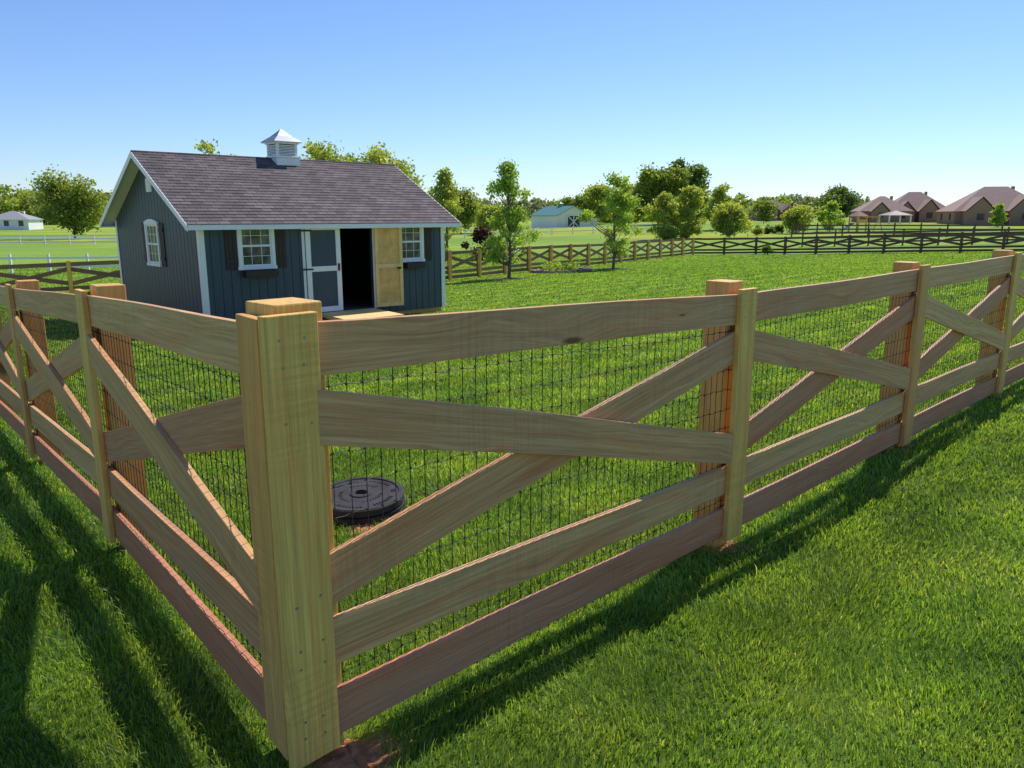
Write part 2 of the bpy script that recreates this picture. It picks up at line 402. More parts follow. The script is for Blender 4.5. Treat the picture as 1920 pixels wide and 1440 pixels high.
far_fence('dark_rail_fence',[(30,84),(50,80),(75,74)],M_fence_dark,M_fence_dark,cross=False,rails=[(.2,.35),(.6,.75),(1.0,1.15)])
far_fence('dark_rail_fence.001',[(26,70),(36,66),(60,58)],M_fence_dark,M_fence_dark,cross=False,rails=[(.2,.35),(.6,.75),(1.0,1.15)])
far_fence('white_rail_fence',[(-45,52),(-32,46),(-16,46)],M_whitefence,M_whitefence,h=.95,cross=False,rails=[(.25,.37),(.75,.87)],postw=.12)
far_fence('white_rail_fence.001',[(-100,96),(-30,96)],M_whitefence,M_whitefence,h=.95,cross=False,rails=[(.15,.3),(.5,.65),(.85,1.0)],postw=.12,step=3)
far_fence('white_rail_fence.002',[(-12,100),(20,112)],M_whitefence,M_whitefence,h=.9,cross=False,rails=[(.3,.4),(.8,.9)],postw=.12,step=3)

# ------------------------------------------------------------------ shed
SA,SB=6.4,5.4
ZB,ZT,ZF=-.72,1.57,-.57
shed=empty('garden_shed',(-6.51,16.3,0),math.radians(43))
m,nt,b=new_mat('slate_siding'); M_side=m
tc=N(nt,'ShaderNodeTexCoord')
f=noise(nt,mapping(nt,tc.outputs['Object'],(30,30,1.5)),1.0,5)
c=ramp(nt,f,[(.3,(.040,.062,.085)),(.7,(.056,.082,.110))]); nt.links.new(c,b.inputs['Base Color']); b.inputs['Roughness'].default_value=.5; bump(nt,b,f,.3,.004)
M_inner=simple('raw_plywood',(.78,.46,.15),.7,.2,5)
M_inner2=simple('raw_pine',(.88,.60,.25),.65,.12,6)
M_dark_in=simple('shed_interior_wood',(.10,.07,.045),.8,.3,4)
M_shut=simple('brown_shutter',(.036,.022,.018),.6)
M_black=simple('black_iron',(.012,.012,.013),.45)
m,nt,b=new_mat('window_glass'); M_glass=m
tc=N(nt,'ShaderNodeTexCoord')
nz=noise(nt,mapping(nt,tc.outputs['Object'],(3,3,2)),1.0,2)
c=ramp(nt,nz,[(.42,(.03,.035,.04)),(.6,(.16,.17,.17))])
nt.links.new(c,b.inputs['Base Color']); b.inputs['Roughness'].default_value=.05; b.inputs['Specular IOR Level'].default_value=1.0
m,nt,b=new_mat('shingles'); M_roof=m
tc=N(nt,'ShaderNodeTexCoord')
br=N(nt,'ShaderNodeTexBrick'); br.inputs['Scale'].default_value=1; br.inputs['Brick Width'].default_value=.24; br.inputs['Row Height'].default_value=.125; br.inputs['Mortar Size'].default_value=.007
br.inputs['Color1'].default_value=(.085,.066,.068,1); br.inputs['Color2'].default_value=(.175,.138,.138,1); br.inputs['Mortar'].default_value=(.028,.022,.022,1)
nt.links.new(tc.outputs['Object'],br.inputs['Vector'])
f=noise(nt,tc.outputs['Object'],90,2)
f2=noise(nt,tc.outputs['Object'],1.2,4)
c=mixc(nt,1.0,br.outputs['Color'],ramp(nt,f,[(.3,(.7,.7,.7)),(.7,(1.3,1.3,1.3))]),'MULTIPLY')
c=mixc(nt,1.0,c,ramp(nt,f2,[(.3,(.85,.85,.85)),(.7,(1.15,1.15,1.15))]),'MULTIPLY')
nt.links.new(c,b.inputs['Base Color']); b.inputs['Roughness'].default_value=.9
bump(nt,b,br.outputs['Fac'],-.6,.01)
w=MB(); DX0,DX1,DZ=2.38,4.20,1.46
w.box(0,DX0,0,.09,ZB,ZT); w.box(DX1,SA,0,.09,ZB,ZT); w.box(DX0,DX1,.001,.089,DZ,ZT-.001); w.box(DX0,DX1,.001,.089,ZB,ZF-.001)
w.box(.0,SA,SB-.09,SB,ZB,ZT)
w.box(0.001,.09,.0905,SB-.0905,ZB,ZT); w.box(SA-.09,SA-.001,.0905,SB-.0905,ZB,ZT)
w.obj('walls',[M_side],shed)
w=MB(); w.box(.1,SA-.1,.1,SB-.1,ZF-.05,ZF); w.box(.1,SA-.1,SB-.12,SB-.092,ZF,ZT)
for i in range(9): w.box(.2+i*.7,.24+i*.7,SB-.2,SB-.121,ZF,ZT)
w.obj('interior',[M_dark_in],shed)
RZ=3.03
slope=(RZ-ZT)/(SB/2)
w=MB(); g=.015; st=.203
x=.01
while x<SA-.02:
    x1=min(x+st-g,SA-.005)
    if x1<DX0 or x>DX1: w.box(x,x1,-.013,-.0005,ZB,ZT)
    else:
        if x<DX0: w.box(x,DX0,-.013,-.0005,ZB,ZT)
        if x1>DX1: w.box(DX1,x1,-.013,-.0005,ZB,ZT)
        w.box(max(x,DX0),min(x1,DX1),-.013,-.0005,DZ,ZT)
        w.box(max(x,DX0),min(x1,DX1),-.013,-.0005,ZB,ZF)
    x+=st
y=.01
while y<SB-.02:
    y1=min(y+st-g,SB-.005)
    def tz(q): return ZT+slope*min(q,SB-q)-.02
    for X0,X1 in ((-.013,-.0005),(SA+.0005,SA+.013)):
        vs=[(X0,y,ZB),(X1,y,ZB),(X1,y1,ZB),(X0,y1,ZB),(X0,y,tz(y)),(X1,y,tz(y)),(X1,y1,tz(y1)),(X0,y1,tz(y1))]
        w.add(vs,[(0,3,2,1),(4,5,6,7),(0,1,5,4),(1,2,6,5),(2,3,7,6),(3,0,4,7)])
    y+=st
w.obj('siding_boards',[M_side],shed)
w=MB()
for X0,X1 in ((0.002,.05),(SA-.05,SA-.002)):
    vs=[(X0,0.002,ZT-.002),(X0,SB-.002,ZT-.002),(X0,SB/2,RZ-.02),(X1,0.002,ZT-.002),(X1,SB-.002,ZT-.002),(X1,SB/2,RZ-.02)]
    w.add(vs,[(0,2,1),(3,4,5),(0,1,4,3),(1,2,5,4),(2,0,3,5)])
w.obj('gable_backing',[M_side],shed)
w=MB()
for X in (0,SA):
    for Y in (0,SB):
        sx_=-1 if X==0 else 1; sy_=-1 if Y==0 else 1
        xa,xb=sorted((X+sx_*.032,X-sx_*.085)); ya,yb=sorted((Y+sy_*.014,Y+sy_*.034)); w.box(xa,xb,ya,yb,ZB-.01,ZT-.02)
        xa,xb=sorted((X+sx_*.014,X+sx_*.032)); ya,yb=sorted((Y+sy_*.0135,Y-sy_*.085)); w.box(xa,xb,ya,yb,ZB-.01,ZT-.02)
w.box(DX0-.07,DX0-.002,-.034,-.014,ZF-.02,DZ+.07); w.box(DX1+.002,DX1+.06,-.034,-.014,ZF-.02,DZ+.07); w.box(DX0-.001,DX1+.001,-.034,-.014,DZ+.002,DZ+.07)
w.obj('corner_and_door_trim',[M_white],shed,bevel=.003)
w=MB()
for Y in (.05,SB/2,SB-.15): w.box(.05,SA-.05,Y,Y+.1,ZB-.14,ZB-.002)
w.obj('skids',[M_post],shed)
OX,OY=.32,.26
def rz(yy): return RZ+.05-slope*abs(yy-SB/2)
w=MB()
for sgn in (-1,1):
    ye=SB/2+sgn*(SB/2+OY); yr=SB/2
    ze=rz(ye); zr=RZ+.05; T_=.045
    nrow=24
    for i in range(nrow):
        k0=i/nrow;k1=(i+1)/nrow
        ya=ye+(yr-ye)*k0; yb=ye+(yr-ye)*k1; za=ze+(zr-ze)*k0; zb=ze+(zr-ze)*k1
        vs=[(-OX,ya,za+.014),(SA+OX+.08,ya,za+.014),(SA+OX+.08,yb,zb+.001),(-OX,yb,zb+.001),(-OX,ya,za-T_),(SA+OX+.08,ya,za-T_),(SA+OX+.08,yb,zb-T_),(-OX,yb,zb-T_)]
        w.add(vs,[(0,1,2,3),(0,4,5,1),(0,3,7,4),(1,5,6,2)])
w.tube([(-OX-.005,SB/2,RZ+.045),(SA+OX+.085,SB/2,RZ+.045)],[.035,.035],8)
w.obj('shingle_roof',[M_roof],shed)
w=MB(); XE=SA+OX+.08
for sgn in (-1,1):
    ye=SB/2+sgn*(SB/2+OY); ze=rz(ye)
    ya,yb=sorted((ye,ye+sgn*.02)); w.box(-OX,XE,ya,yb,ze-.105,ze-.005)
    yw=0-.014 if sgn<0 else SB+.014
    ya,yb=sorted((ye-sgn*.001,yw)); w.box(-OX+.02,XE-.02,ya,yb,ze-.098,ze-.086)
    for X0,X1 in ((-OX-.022,-OX-.001),(XE+.001,XE+.022)):
        zr=RZ+.05
        vs=[(X0,ye,ze-.13),(X0,SB/2,zr-.13),(X0,SB/2,zr+.0),(X0,ye,ze+.0),(X1,ye,ze-.13),(X1,SB/2,zr-.13),(X1,SB/2,zr+.0),(X1,ye,ze+.0)]
        w.add(vs,[(0,1,2,3),(7,6,5,4),(0,4,5,1),(3,2,6,7),(0,3,7,4),(1,5,6,2)])
    for X0,X1 in ((-OX,-.014),(SA+.014,XE)):
        zr=RZ+.05-.05; z0=ze-.05
        vs=[(X0,ye,z0),(X1,ye,z0),(X1,SB/2,zr),(X0,SB/2,zr),(X0,ye,z0-.012),(X1,ye,z0-.012),(X1,SB/2,zr-.012),(X0,SB/2,zr-.012)]
        w.add(vs,[(0,1,2,3),(7,6,5,4),(0,4,5,1),(0,3,7,4),(1,5,6,2)])
w.obj('fascia_and_soffit',[M_white],shed)
def window(loc,rot,name):
    w=MB(); W,H=.70,.88; c=.075
    w.box(-W/2-c,-W/2,-.05,0,0,H); w.box(W/2,W/2+c,-.05,0,0,H); w.box(-W/2-c-.02,W/2+c+.02,-.065,0,-.07,-.001)
    k=10; vs=[];fs=[]
    for i in range(k+1):
        t=-1+2*i/k; X=t*(W/2+c+.01); zt=H+.06+.07*(1-t*t)
        vs+=[(X,-.055,H+.001),(X,-.055,zt),(X,0,zt),(X,0,H+.001)]
    for i in range(k):
        o_=i*4;q=o_+4; fs+=[(o_,q,q+1,o_+1),(o_+1,q+1,q+2,o_+2),(o_+3,o_,q,q+3)]
    fs+=[(0,1,2,3),(k*4+3,k*4+2,k*4+1,k*4)]
    w.add(vs,fs)
    w.box(-W/2+.001,W/2-.001,-.036,-.012,H/2-.022,H/2+.022)
    for X in (-W/2+.018,W/2-.018): w.box(X-.017,X+.017,-.030,-.012,0.001,H-.001)
    w.box(-W/2+.037,W/2-.037,-.030,-.012,.001,.035); w.box(-W/2+.037,W/2-.037,-.030,-.012,H-.035,H-.001)
    for X in (-W/6,W/6): w.box(X-.005,X+.005,-.026,-.013,.036,H-.036)
    for Z in (H*.25,H*.75): w.box(-W/2+.037,W/2-.037,-.025,-.0135,Z-.005,Z+.005)
    w.box(-W/2,W/2,-.011,-.001,0,H,1)
    return w.obj(name,[M_white,M_glass],shed,loc,rot)
def shutter(loc,rot,name='shutter',wd=.26,H=.98):
    w=MB()
    for i in range(3): w.box(-wd/2+i*wd/3+.003,-wd/2+(i+1)*wd/3-.003,-.022,0,0,H-.02*(i%2))
    for Z in (.14,H-.2): w.box(-wd/2+.01,wd/2-.01,-.04,-.0225,Z,Z+.08)
    return w.obj(name,[M_shut],shed,loc,rot,bevel=.003)
window((1.21,-.014,.58),0,'window_front'); window((5.31,-.014,.58),0,'window_front_right')
for X in (.64,1.78,5.88): shutter((X,-.014,.52),0)
window((-.014,SB/2,.58),-math.pi/2,'window_gable')
for Y in (SB/2-.57,SB/2+.57): shutter((-.014,Y,.52),-math.pi/2)
def planter(cx,hw):
    w=MB()
    w.box(cx-hw,cx+hw,-.20,-.18,.35,.49); w.box(cx-hw,cx+hw,-.034,-.014,.35,.49); w.box(cx-hw,cx-hw+.02,-.179,-.035,.35,.49); w.box(cx+hw-.02,cx+hw,-.179,-.035,.35,.49); w.box(cx-hw+.02,cx+hw-.02,-.179,-.035,.35,.37)
    w.obj('window_box',[M_shut],shed)
planter(1.24,.37); planter(5.40,.28)
w=MB(); w.box(-.034,-.014,SB/2-.20,SB/2+.14,2.20,2.50)
for i in range(6): w.box(-.046,-.035,SB/2-.18,SB/2+.12,2.225+i*.045,2.25+i*.045)
w.obj('gable_vent',[M_white],shed)
def door(name,loc,rot,inner,W):
    w=MB(); H=2.02
    w.box(0.03,W-.03,0,.03,.02,H-.02,1)
    if not inner:
        w.box(0,.12,-.022,-.0005,0,H,0); w.box(W-.12,W,-.022,-.0005,0,H,0)
        for z0,z1 in ((0,.12),(H*.5-.06,H*.5+.06),(H-.12,H)): w.box(.121,W-.121,-.021,-.0005,z0,z1,0)
        for z in (.12,H/2,H-.13): w.box(-.10,.16,-.030,-.0225,z-.018,z+.018,2)
        w.box(W-.09,W-.05,-.05,-.0225,.95,1.12,2)
        mats=[M_white,M_side,M_black]
    else:
        w.box(0,.085,-.03,-.0005,0,H,0); w.box(W-.085,W,-.03,-.0005,0,H,0)
        for z0,z1 in ((0,.09),(H*.5-.045,H*.5+.045),(H-.09,H)): w.box(.086,W-.086,-.029,-.0005,z0,z1,0)
        w.box(0,W,.031,.045,0,H,3)
        w.box(W-.16,W-.05,-.04,-.031,.92,.97,2)
        mats=[M_inner2,M_inner,M_black,M_white]
    return w.obj(name,mats,shed,loc,rot,bevel=.002)
door('door_leaf_closed',(DX0+.005,-.045,ZF+.01),0,False,.90)
door('door_leaf_open',(DX1+.03,-.065,ZF+.01),math.radians(-6),True,.76)
w=MB(); w.box(DX0+.3,DX1-.9,-.08,-.035,DZ+.01,DZ+.05); w.obj('door_track',[M_black],shed)
w=MB()
for i in range(9):
    X0=DX0+.25+i*.17
    vs=[(X0,-.02,ZF-.01),(X0+.165,-.02,ZF-.01),(X0+.165,-1.35,-.62),(X0,-1.35,-.62),(X0,-.02,ZF-.05),(X0+.165,-.02,ZF-.05),(X0+.165,-1.35,-.80),(X0,-1.35,-.80)]
    w.add(vs,[(3,2,1,0),(4,5,6,7),(0,1,5,4),(1,2,6,5),(2,3,7,6),(3,0,4,7)])
w.obj('entry_ramp',[M_inner2],shed)
w=MB(); w.tube([(3.6,2.0,ZF),(3.7,2.3,1.1)],[.02,.02],6); w.box(3.2,3.5,2.6,2.9,ZF,.3); w.obj('stored_tools',[M_inner],shed)
cup=MB(); cx,cy=3.35,SB/2
def sq(a,z): return [(cx-a,cy-a,z),(cx+a,cy-a,z),(cx+a,cy+a,z),(cx-a,cy+a,z)]
def frust(a0,z0,a1,z1,mat=0):
    cup.add(sq(a0,z0)+sq(a1,z1),[(0,3,2,1),(4,5,6,7),(0,1,5,4),(1,2,6,5),(2,3,7,6),(3,0,4,7)],mat)
frust(.32,2.82,.32,3.10); frust(.35,3.1005,.35,3.13); frust(.30,3.1305,.30,3.155)
frust(.235,3.155,.235,3.44,2)
for a in (-1,1):
    for bb in (-1,1):
        x0,x1=sorted((cx+a*.28,cx+a*.22)); y0,y1=sorted((cy+bb*.28,cy+bb*.22)); cup.box(x0,x1,y0,y1,3.155,3.44)
for i in range(7):
    z=3.168+i*.038
    for a in (-1,1):
        y0,y1=sorted((cy+a*.268,cy+a*.236)); cup.box(cx-.219,cx+.219,y0,y1,z,z+.022)
        x0,x1=sorted((cx+a*.268,cx+a*.236)); cup.box(x0,x1,cy-.219,cy+.219,z,z+.022)
frust(.31,3.4405,.31,3.475); frust(.37,3.4755,.37,3.495)
frust(.40,3.496,.19,3.65,1); frust(.19,3.651,.012,3.82,1)
M_metal=simple('cupola_metal_roof',(.30,.32,.36),.4,.1,3,metal=.6)
cup.obj('cupola',[M_white,M_metal,M_shut],shed)

# ------------------------------------------------------------------ septic lid
M_lid=simple('weathered_black_plastic',(.058,.056,.060),.85,.25,10,spec=.12)
lx,ly=-.89,4.30; lz=gz(lx,ly)
w=MB(); k=48
def ring(r,z): return [(r*math.cos(2*math.pi*i/k),r*math.sin(2*math.pi*i/k),z) for i in range(k)]
prof=[(.225,-.06),(.225,.045),(.205,.047),(.205,.055),(.222,.057),(.222,.088),(.214,.095),(.196,.095),(.192,.089),(.060,.091),(.056,.097),(.034,.097),(.030,.078),(.001,.078)]
vs=[];fs=[]
for r_,z_ in prof: vs+=ring(r_,z_)
for j in range(len(prof)-1):
    for i in range(k): fs.append((j*k+i,j*k+(i+1)%k,(j+1)*k+(i+1)%k,(j+1)*k+i))
w.add(vs,fs)
for rr,cnt,h in ((.165,60,.02),(.105,34,.016)):
    for i in range(cnt):
        if i%11 in (0,1,2): continue
        a=2*math.pi*i/cnt; ca,sa=math.cos(a),math.sin(a); q=.004
        vs=[]
        for zz in (.088,.0935):
            for (u,v) in ((-q,-h/2),(q,-h/2),(q,h/2),(-q,h/2)): vs.append(((rr+v)*ca-u*sa,(rr+v)*sa+u*ca,zz))
        w.add(vs,[(4,5,6,7),(0,1,5,4),(1,2,6,5),(2,3,7,6),(3,0,4,7)])
o=w.obj('septic_tank_lid',[M_lid],None,(lx,ly,lz+.02)); o.rotation_euler=(math.radians(3),math.radians(-1.5),.4); o.scale=(1.14,1.14,1.1)
excl.append((lx,ly,.28)); excl.append((lx+.05,ly-.27,.08))
soil=MB(); soil_patch(lx+.05,ly-.27,.14); soil.obj('soil_patch_at_lid',[M_soil])

# ------------------------------------------------------------------ trees
def leafmesh(C,size,rng):
    n=len(C)
    a=rng.normal(size=(n,3)); a/=np.linalg.norm(a,axis=1)[:,None]
    b_=rng.normal(size=(n,3)); b_-= (a*b_).sum(1)[:,None]*a; b_/=np.linalg.norm(b_,axis=1)[:,None]
    s=size*rng.uniform(.6,1.3,size=(n,1))
    return np.stack([C-a*s*.55,C+b_*s*.36,C+a*s*.55,C-b_*s*.36],1).reshape(-1,3)
def ball(rng,n):
    g=rng.normal(size=(n,3)); g/=np.linalg.norm(g,axis=1)[:,None]
    k=rng.random((n,1)); rad=(rng.random((n,1))**.45)*1.75
    rad=np.where(k<.18,rad*1.5,rad)
    return g*rad
def tree(name,x,y,h,w,seed,mat,leaf=.16,n=4000,tf=.22,shape='round',clusters=26,sig=.11):
    rng=np.random.default_rng(seed); random.seed(seed)
    z0=gz(x,y)-.05
    mb=MB()
    tr=max(.03,h*.013)
    top=np.array([rng.normal()*w*.04,rng.normal()*w*.04,h*.82])
    pts=[(0,0,0),(top[0]*.2+rng.normal()*.02*w,top[1]*.2,h*.2),(top[0]*.6,top[1]*.6,h*.5),tuple(top)]
    mb.tube(pts,[tr*1.3,tr,tr*.7,tr*.2],7)
    cs=[]; H0=tf*h; Hc=h-H0
    ph=rng.uniform(0,6.28,3); am=rng.uniform(.08,.2,3)
    while len(cs)<clusters:
        p=rng.uniform(-1,1,3)
        an=math.atan2(p[1],p[0]); lob=1+am[0]*math.sin(an+ph[0])+am[1]*math.sin(2*an+ph[1])+am[2]*math.sin(3*p[2]*2+ph[2])
        if shape=='round':
            if (p**2).sum()>1 or (p**2).sum()<.15: continue
            q=np.array([p[0]*w/2*.80*lob,p[1]*w/2*.80*lob,H0+Hc*(.5+p[2]*.42*(1+.5*(lob-1)))])
        else:
            t=(p[2]+1)/2; rad=(1-t)**.7*(.35+.65*min(1,t*4)) if shape=='cone' else math.sin(math.pi*min(1,max(.06,t*.85+.12)))
            a=rng.uniform(0,6.283); r_=rad*w/2*rng.uniform(.25,1.05)*lob
            q=np.array([r_*math.cos(a),r_*math.sin(a),H0+Hc*(.03+.93*t)])
        cs.append(q)
    cs=np.array(cs)
    for q in cs:
        s=max(.12*h,q[2]-.3*math.hypot(q[0],q[1])-.12*h); s=min(s,h*.75)
        k=s/h; base=np.array([top[0]*k,top[1]*k,s]); mid=(base+q)/2+np.array([0,0,-.02*h])
        mb.tube([tuple(base),tuple(mid),tuple(q)],[tr*.42,tr*.28,tr*.08],4)
    size=rng.uniform(.45,1.45,len(cs)); wt=size**2/np.sum(size**2)
    idx=rng.choice(len(cs),n,p=wt)
    sg=sig*w*size[idx][:,None]
    C=cs[idx]+ball(rng,n)*sg*np.array([1,1,.72])
    C[:,2]=np.maximum(C[:,2],h*tf*.5)
    V=leafmesh(C,leaf,rng)
    tone_c=rng.uniform(0,1,len(cs)); tone=np.clip(tone_c[idx]*.6+rng.uniform(0,.4,n),0,1)
    o0=len(mb.v)
    Vall=np.concatenate([np.array(mb.v).reshape(-1,3),V])
    Fl=(np.arange(n*4).reshape(-1,4)+o0)
    me=bpy.data.meshes.new(name); me.from_pydata(Vall.tolist(),[],list(mb.f)+Fl.tolist())
    me.materials.append(M_bark); me.materials.append(mat)
    me.polygons.foreach_set('material_index',np.array([0]*len(mb.f)+[1]*n,dtype=np.int32))
    a=me.attributes.new('tone','FLOAT','POINT'); a.data.foreach_set('value',np.concatenate([np.zeros(o0),np.repeat(tone,4)]).astype(np.float32))
    me.update()
    o=bpy.data.objects.new(name,me); COL.objects.link(o); o.location=(x,y,z0)
    return o
mul=MB()
def mulch(x,y,r):
    global soil
    s0=soil; soil=mul; soil_patch(x,y,r,.05); soil=s0; excl.append((x,y,r))
T=tree
T('young_tree',-.15,36,5.4,3.1,11,M_leaf_young,.13,6400,.12,'cone',60,.060); mulch(-.15,36,.9)
T('young_tree',5.6,43,5.1,3.2,12,M_leaf_young,.14,6600,.18,'oval',52,.062); mulch(5.6,43,1.0)
T('young_tree',-4.6,54,6.4,3.4,13,M_leaf_light,.17,6000,.1,'cone',50,.07)
T('deciduous_tree',-22.2,60,9.3,4.6,14,M_leaf_light,.24,7500,.15,'round',50,.08)
T('deciduous_tree',-16.4,70,10.1,8.0,15,M_leaf_light,.28,13000,.15,'round',80,.07)
T('deciduous_tree',-11.8,72,9.6,7.0,16,M_leaf_light,.28,10000,.15,'round',66,.072)
T('deciduous_tree',-67,120,9.4,10.8,17,M_leaf_mid,.42,12000,.08,'round',64,.08)
T('deciduous_tree',-7.8,120,6.6,6.2,18,M_leaf_mid,.36,6500,.06)
T('deciduous_tree',-3.2,112,4.6,4.6,38,M_leaf_light,.32,5000,.06)
T('deciduous_tree',26.0,140,10.6,9.4,19,M_leaf_mid,.50,13000,.06,'round',60,.080)
T('deciduous_tree',30.8,146,12.4,9.8,20,M_leaf_dark,.52,15000,.06,'round',66,.080)
T('deciduous_tree',21.5,200,10.5,9.5,21,M_leaf_light,.55,8000,.06)
T('deciduous_tree',16.5,205,7.5,9.5,22,M_leaf_mid,.55,6000,.05)
T('deciduous_tree',22.5,152,8.0,6.8,39,M_leaf_light,.45,7000,.05,'round',36,.09)
T('deciduous_tree',17.4,90,5.2,4.2,23,M_leaf_light,.26,7500,.04,'oval',48,.08)
T('deciduous_tree',20.6,92,6.0,4.8,24,M_leaf_light,.26,9000,.04,'oval',54,.08)
T('deciduous_tree',29.6,112,6.4,4.4,25,M_leaf_light,.3,5500,.08,'round',34,.09)
T('deciduous_tree',24.4,88,3.8,4.8,26,M_leaf_light,.26,6000,.08,'round',34,.09)
T('deciduous_tree',34.4,95,3.4,3.8,27,M_leaf_light,.24,4600,.12)
T('deciduous_tree',40.5,100,3.7,2.7,28,M_leaf_young,.24,3800,.12,'oval')
T('deciduous_tree',86,210,8.6,12.0,29,M_leaf_dark,.6,8500,.06)
T('deciduous_tree',93,138,3.6,2.0,30,M_leaf_mid,.32,2600,.1,'cone')
T('deciduous_tree',73,118,3.4,2.2,31,M_leaf_young,.3,2600,.1,'cone')
T('deciduous_tree',84,125,2.6,2.8,32,M_leaf_light,.3,2600,.1)
T('deciduous_tree',38.5,150,3.8,3.6,41,M_leaf_mid,.4,2600,.1)
T('deciduous_tree',48,150,4.4,4.8,44,M_leaf_mid,.4,3200,.08)
T('deciduous_tree',-32.5,78,4.6,3.6,43,M_leaf_mid,.26,4500,.08)
T('red_leaf_shrub',-2.3,56,2.3,2.0,33,M_leaf_red,.16,3600,.02,'oval',18,.12)
T('round_shrub',31.5,96,1.2,1.4,34,M_leaf_dark,.16,1600,.02,'round',12,.13)
T('round_shrub',33.0,97,1.2,1.4,35,M_leaf_dark,.16,1600,.02,'round',12,.13)
T('round_shrub',28.8,92,1.3,1.5,36,M_leaf_mid,.16,1600,.02,'round',12,.13)
T('round_shrub',20.5,62.5,.9,1.0,37,M_leaf_dark,.12,1400,.02,'round',12,.13)
rng=np.random.default_rng(99)
VV=[];TT=[]
def wood_mass(bx0,bx1,Y0,Y1,hmin,hmax,count,leafs,nl):
    for i in range(count):
        bq=bx0+(bx1-bx0)*(i+rng.uniform(0,1))/count; Yq=rng.uniform(Y0,Y1); X=bq*Yq; h=rng.uniform(hmin,hmax); wd=h*rng.uniform(.9,1.7)
        z0=gz(X,Yq)*max(0,min(1,(1400-math.hypot(X,Yq))/600))
        k=12; cs=np.stack([rng.uniform(-.5,.5,k)*wd*.8,rng.uniform(-.5,.5,k)*wd*.8,rng.uniform(.08,.85,k)*h],1)
        idx=rng.integers(0,k,nl)
        C=cs[idx]+ball(rng,nl)*np.array([wd*.10,wd*.10,h*.08]); C[:,2]=np.clip(C[:,2],0,h*1.08)
        C+=np.array([X,Yq,z0]); VV.append(leafmesh(C,leafs,rng)); tq=rng.uniform(0,.6); TT.append(np.repeat(np.clip(tq+rng.uniform(0,.4,nl),0,1),4))
def flush(name,mat):
    V=np.concatenate(VV); n=len(V)//4
    me=bpy.data.meshes.new(name); me.from_pydata(V.tolist(),[],np.arange(n*4).reshape(-1,4).tolist()); me.materials.append(mat)
    a=me.attributes.new('tone','FLOAT','POINT'); a.data.foreach_set('value',np.concatenate(TT).astype(np.float32)); me.update()
    o=bpy.data.objects.new(name,me); COL.objects.link(o); VV.clear(); TT.clear()
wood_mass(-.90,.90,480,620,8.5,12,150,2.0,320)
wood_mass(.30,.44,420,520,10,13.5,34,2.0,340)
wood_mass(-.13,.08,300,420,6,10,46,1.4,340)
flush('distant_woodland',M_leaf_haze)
wood_mass(-.84,-.56,240,300,10,14.5,48,1.2,520)
wood_mass(-.55,-.30,260,330,9,13,40,1.2,420)
wood_mass(.06,.34,210,300,4.5,8.5,60,1.1,380)
flush('far_treeline',M_leaf_mid)

# garden bed
mulch(4.0,45.5,1.2)
bed=MB()
bx,by=2.6,41.0
for i in range(26):
    a=2*math.pi*i/26; X=bx+1.5*math.cos(a); Y=by+1.3*math.sin(a); z=gz(X,Y)
    r_=.13; bed.box(X-r_,X+r_,Y-r_,Y+r_,z-.05,z+.14+random.uniform(-.02,.03))
M_stone=simple('stone_edging',(.30,.22,.18),.9,.3,5)
gb=empty('garden_bed'); o=bed.obj('stone_edging',[M_stone],gb,bevel=.03)
mulch(bx,by,1.4)
rng=np.random.default_rng(5); C=[]
for i in range(14):
    a=rng.uniform(0,6.28); r_=rng.uniform(.2,1.1); X=bx+r_*math.cos(a);Y=by+r_*math.sin(a)
    C.append(np.array([X,Y,gz(X,Y)+.25])+rng.normal(size=(90,3))*np.array([.14,.14,.14]))
C=np.concatenate(C); VV.append(leafmesh(C,.11,rng)); TT.append(np.repeat(rng.uniform(0,1,len(C)),4)); flush('bed_plants',M_leaf_young)
bpy.data.objects['bed_plants'].parent=gb
mul.obj('mulch_rings',[M_mulch])

# ------------------------------------------------------------------ buildings
M_brick=simple('brown_brick',(.36,.20,.145),.85,.3,20)
M_roofb=simple('brown_roof',(.36,.235,.195),.9,.15,3)
M_roofd=simple('dark_roof',(.16,.13,.125),.9,.2,3)
M_green=simple('green_metal_roof',(.10,.24,.19),.4,.1,2)
M_wall_w=simple('white_siding',(.82,.82,.80),.6,.05,2)
M_win=simple('dark_window',(.04,.045,.055),.15,.1)
def hip(mb,x0,x1,y0,y1,z0,zr,ov=.4,mat=0,gable=False):
    x0-=ov;x1+=ov;y0-=ov;y1+=ov
    if (x1-x0)>=(y1-y0):
        q=0 if gable else (y1-y0)/2
        r0=(x0+q,(y0+y1)/2,zr); r1=(x1-q,(y0+y1)/2,zr)
        vs=[(x0,y0,z0),(x1,y0,z0),(x1,y1,z0),(x0,y1,z0),r0,r1]
        fs=[(0,1,5,4),(1,2,5),(2,3,4,5),(3,0,4),(3,2,1,0)]
    else:
        q=0 if gable else (x1-x0)/2
        r0=((x0+x1)/2,y0+q,zr); r1=((x0+x1)/2,y1-q,zr)
        vs=[(x0,y0,z0),(x1,y0,z0),(x1,y1,z0),(x0,y1,z0),r0,r1]
        fs=[(0,1,4),(1,2,5,4),(2,3,5),(3,0,4,5),(3,2,1,0)]
    mb.add(vs,fs,mat)
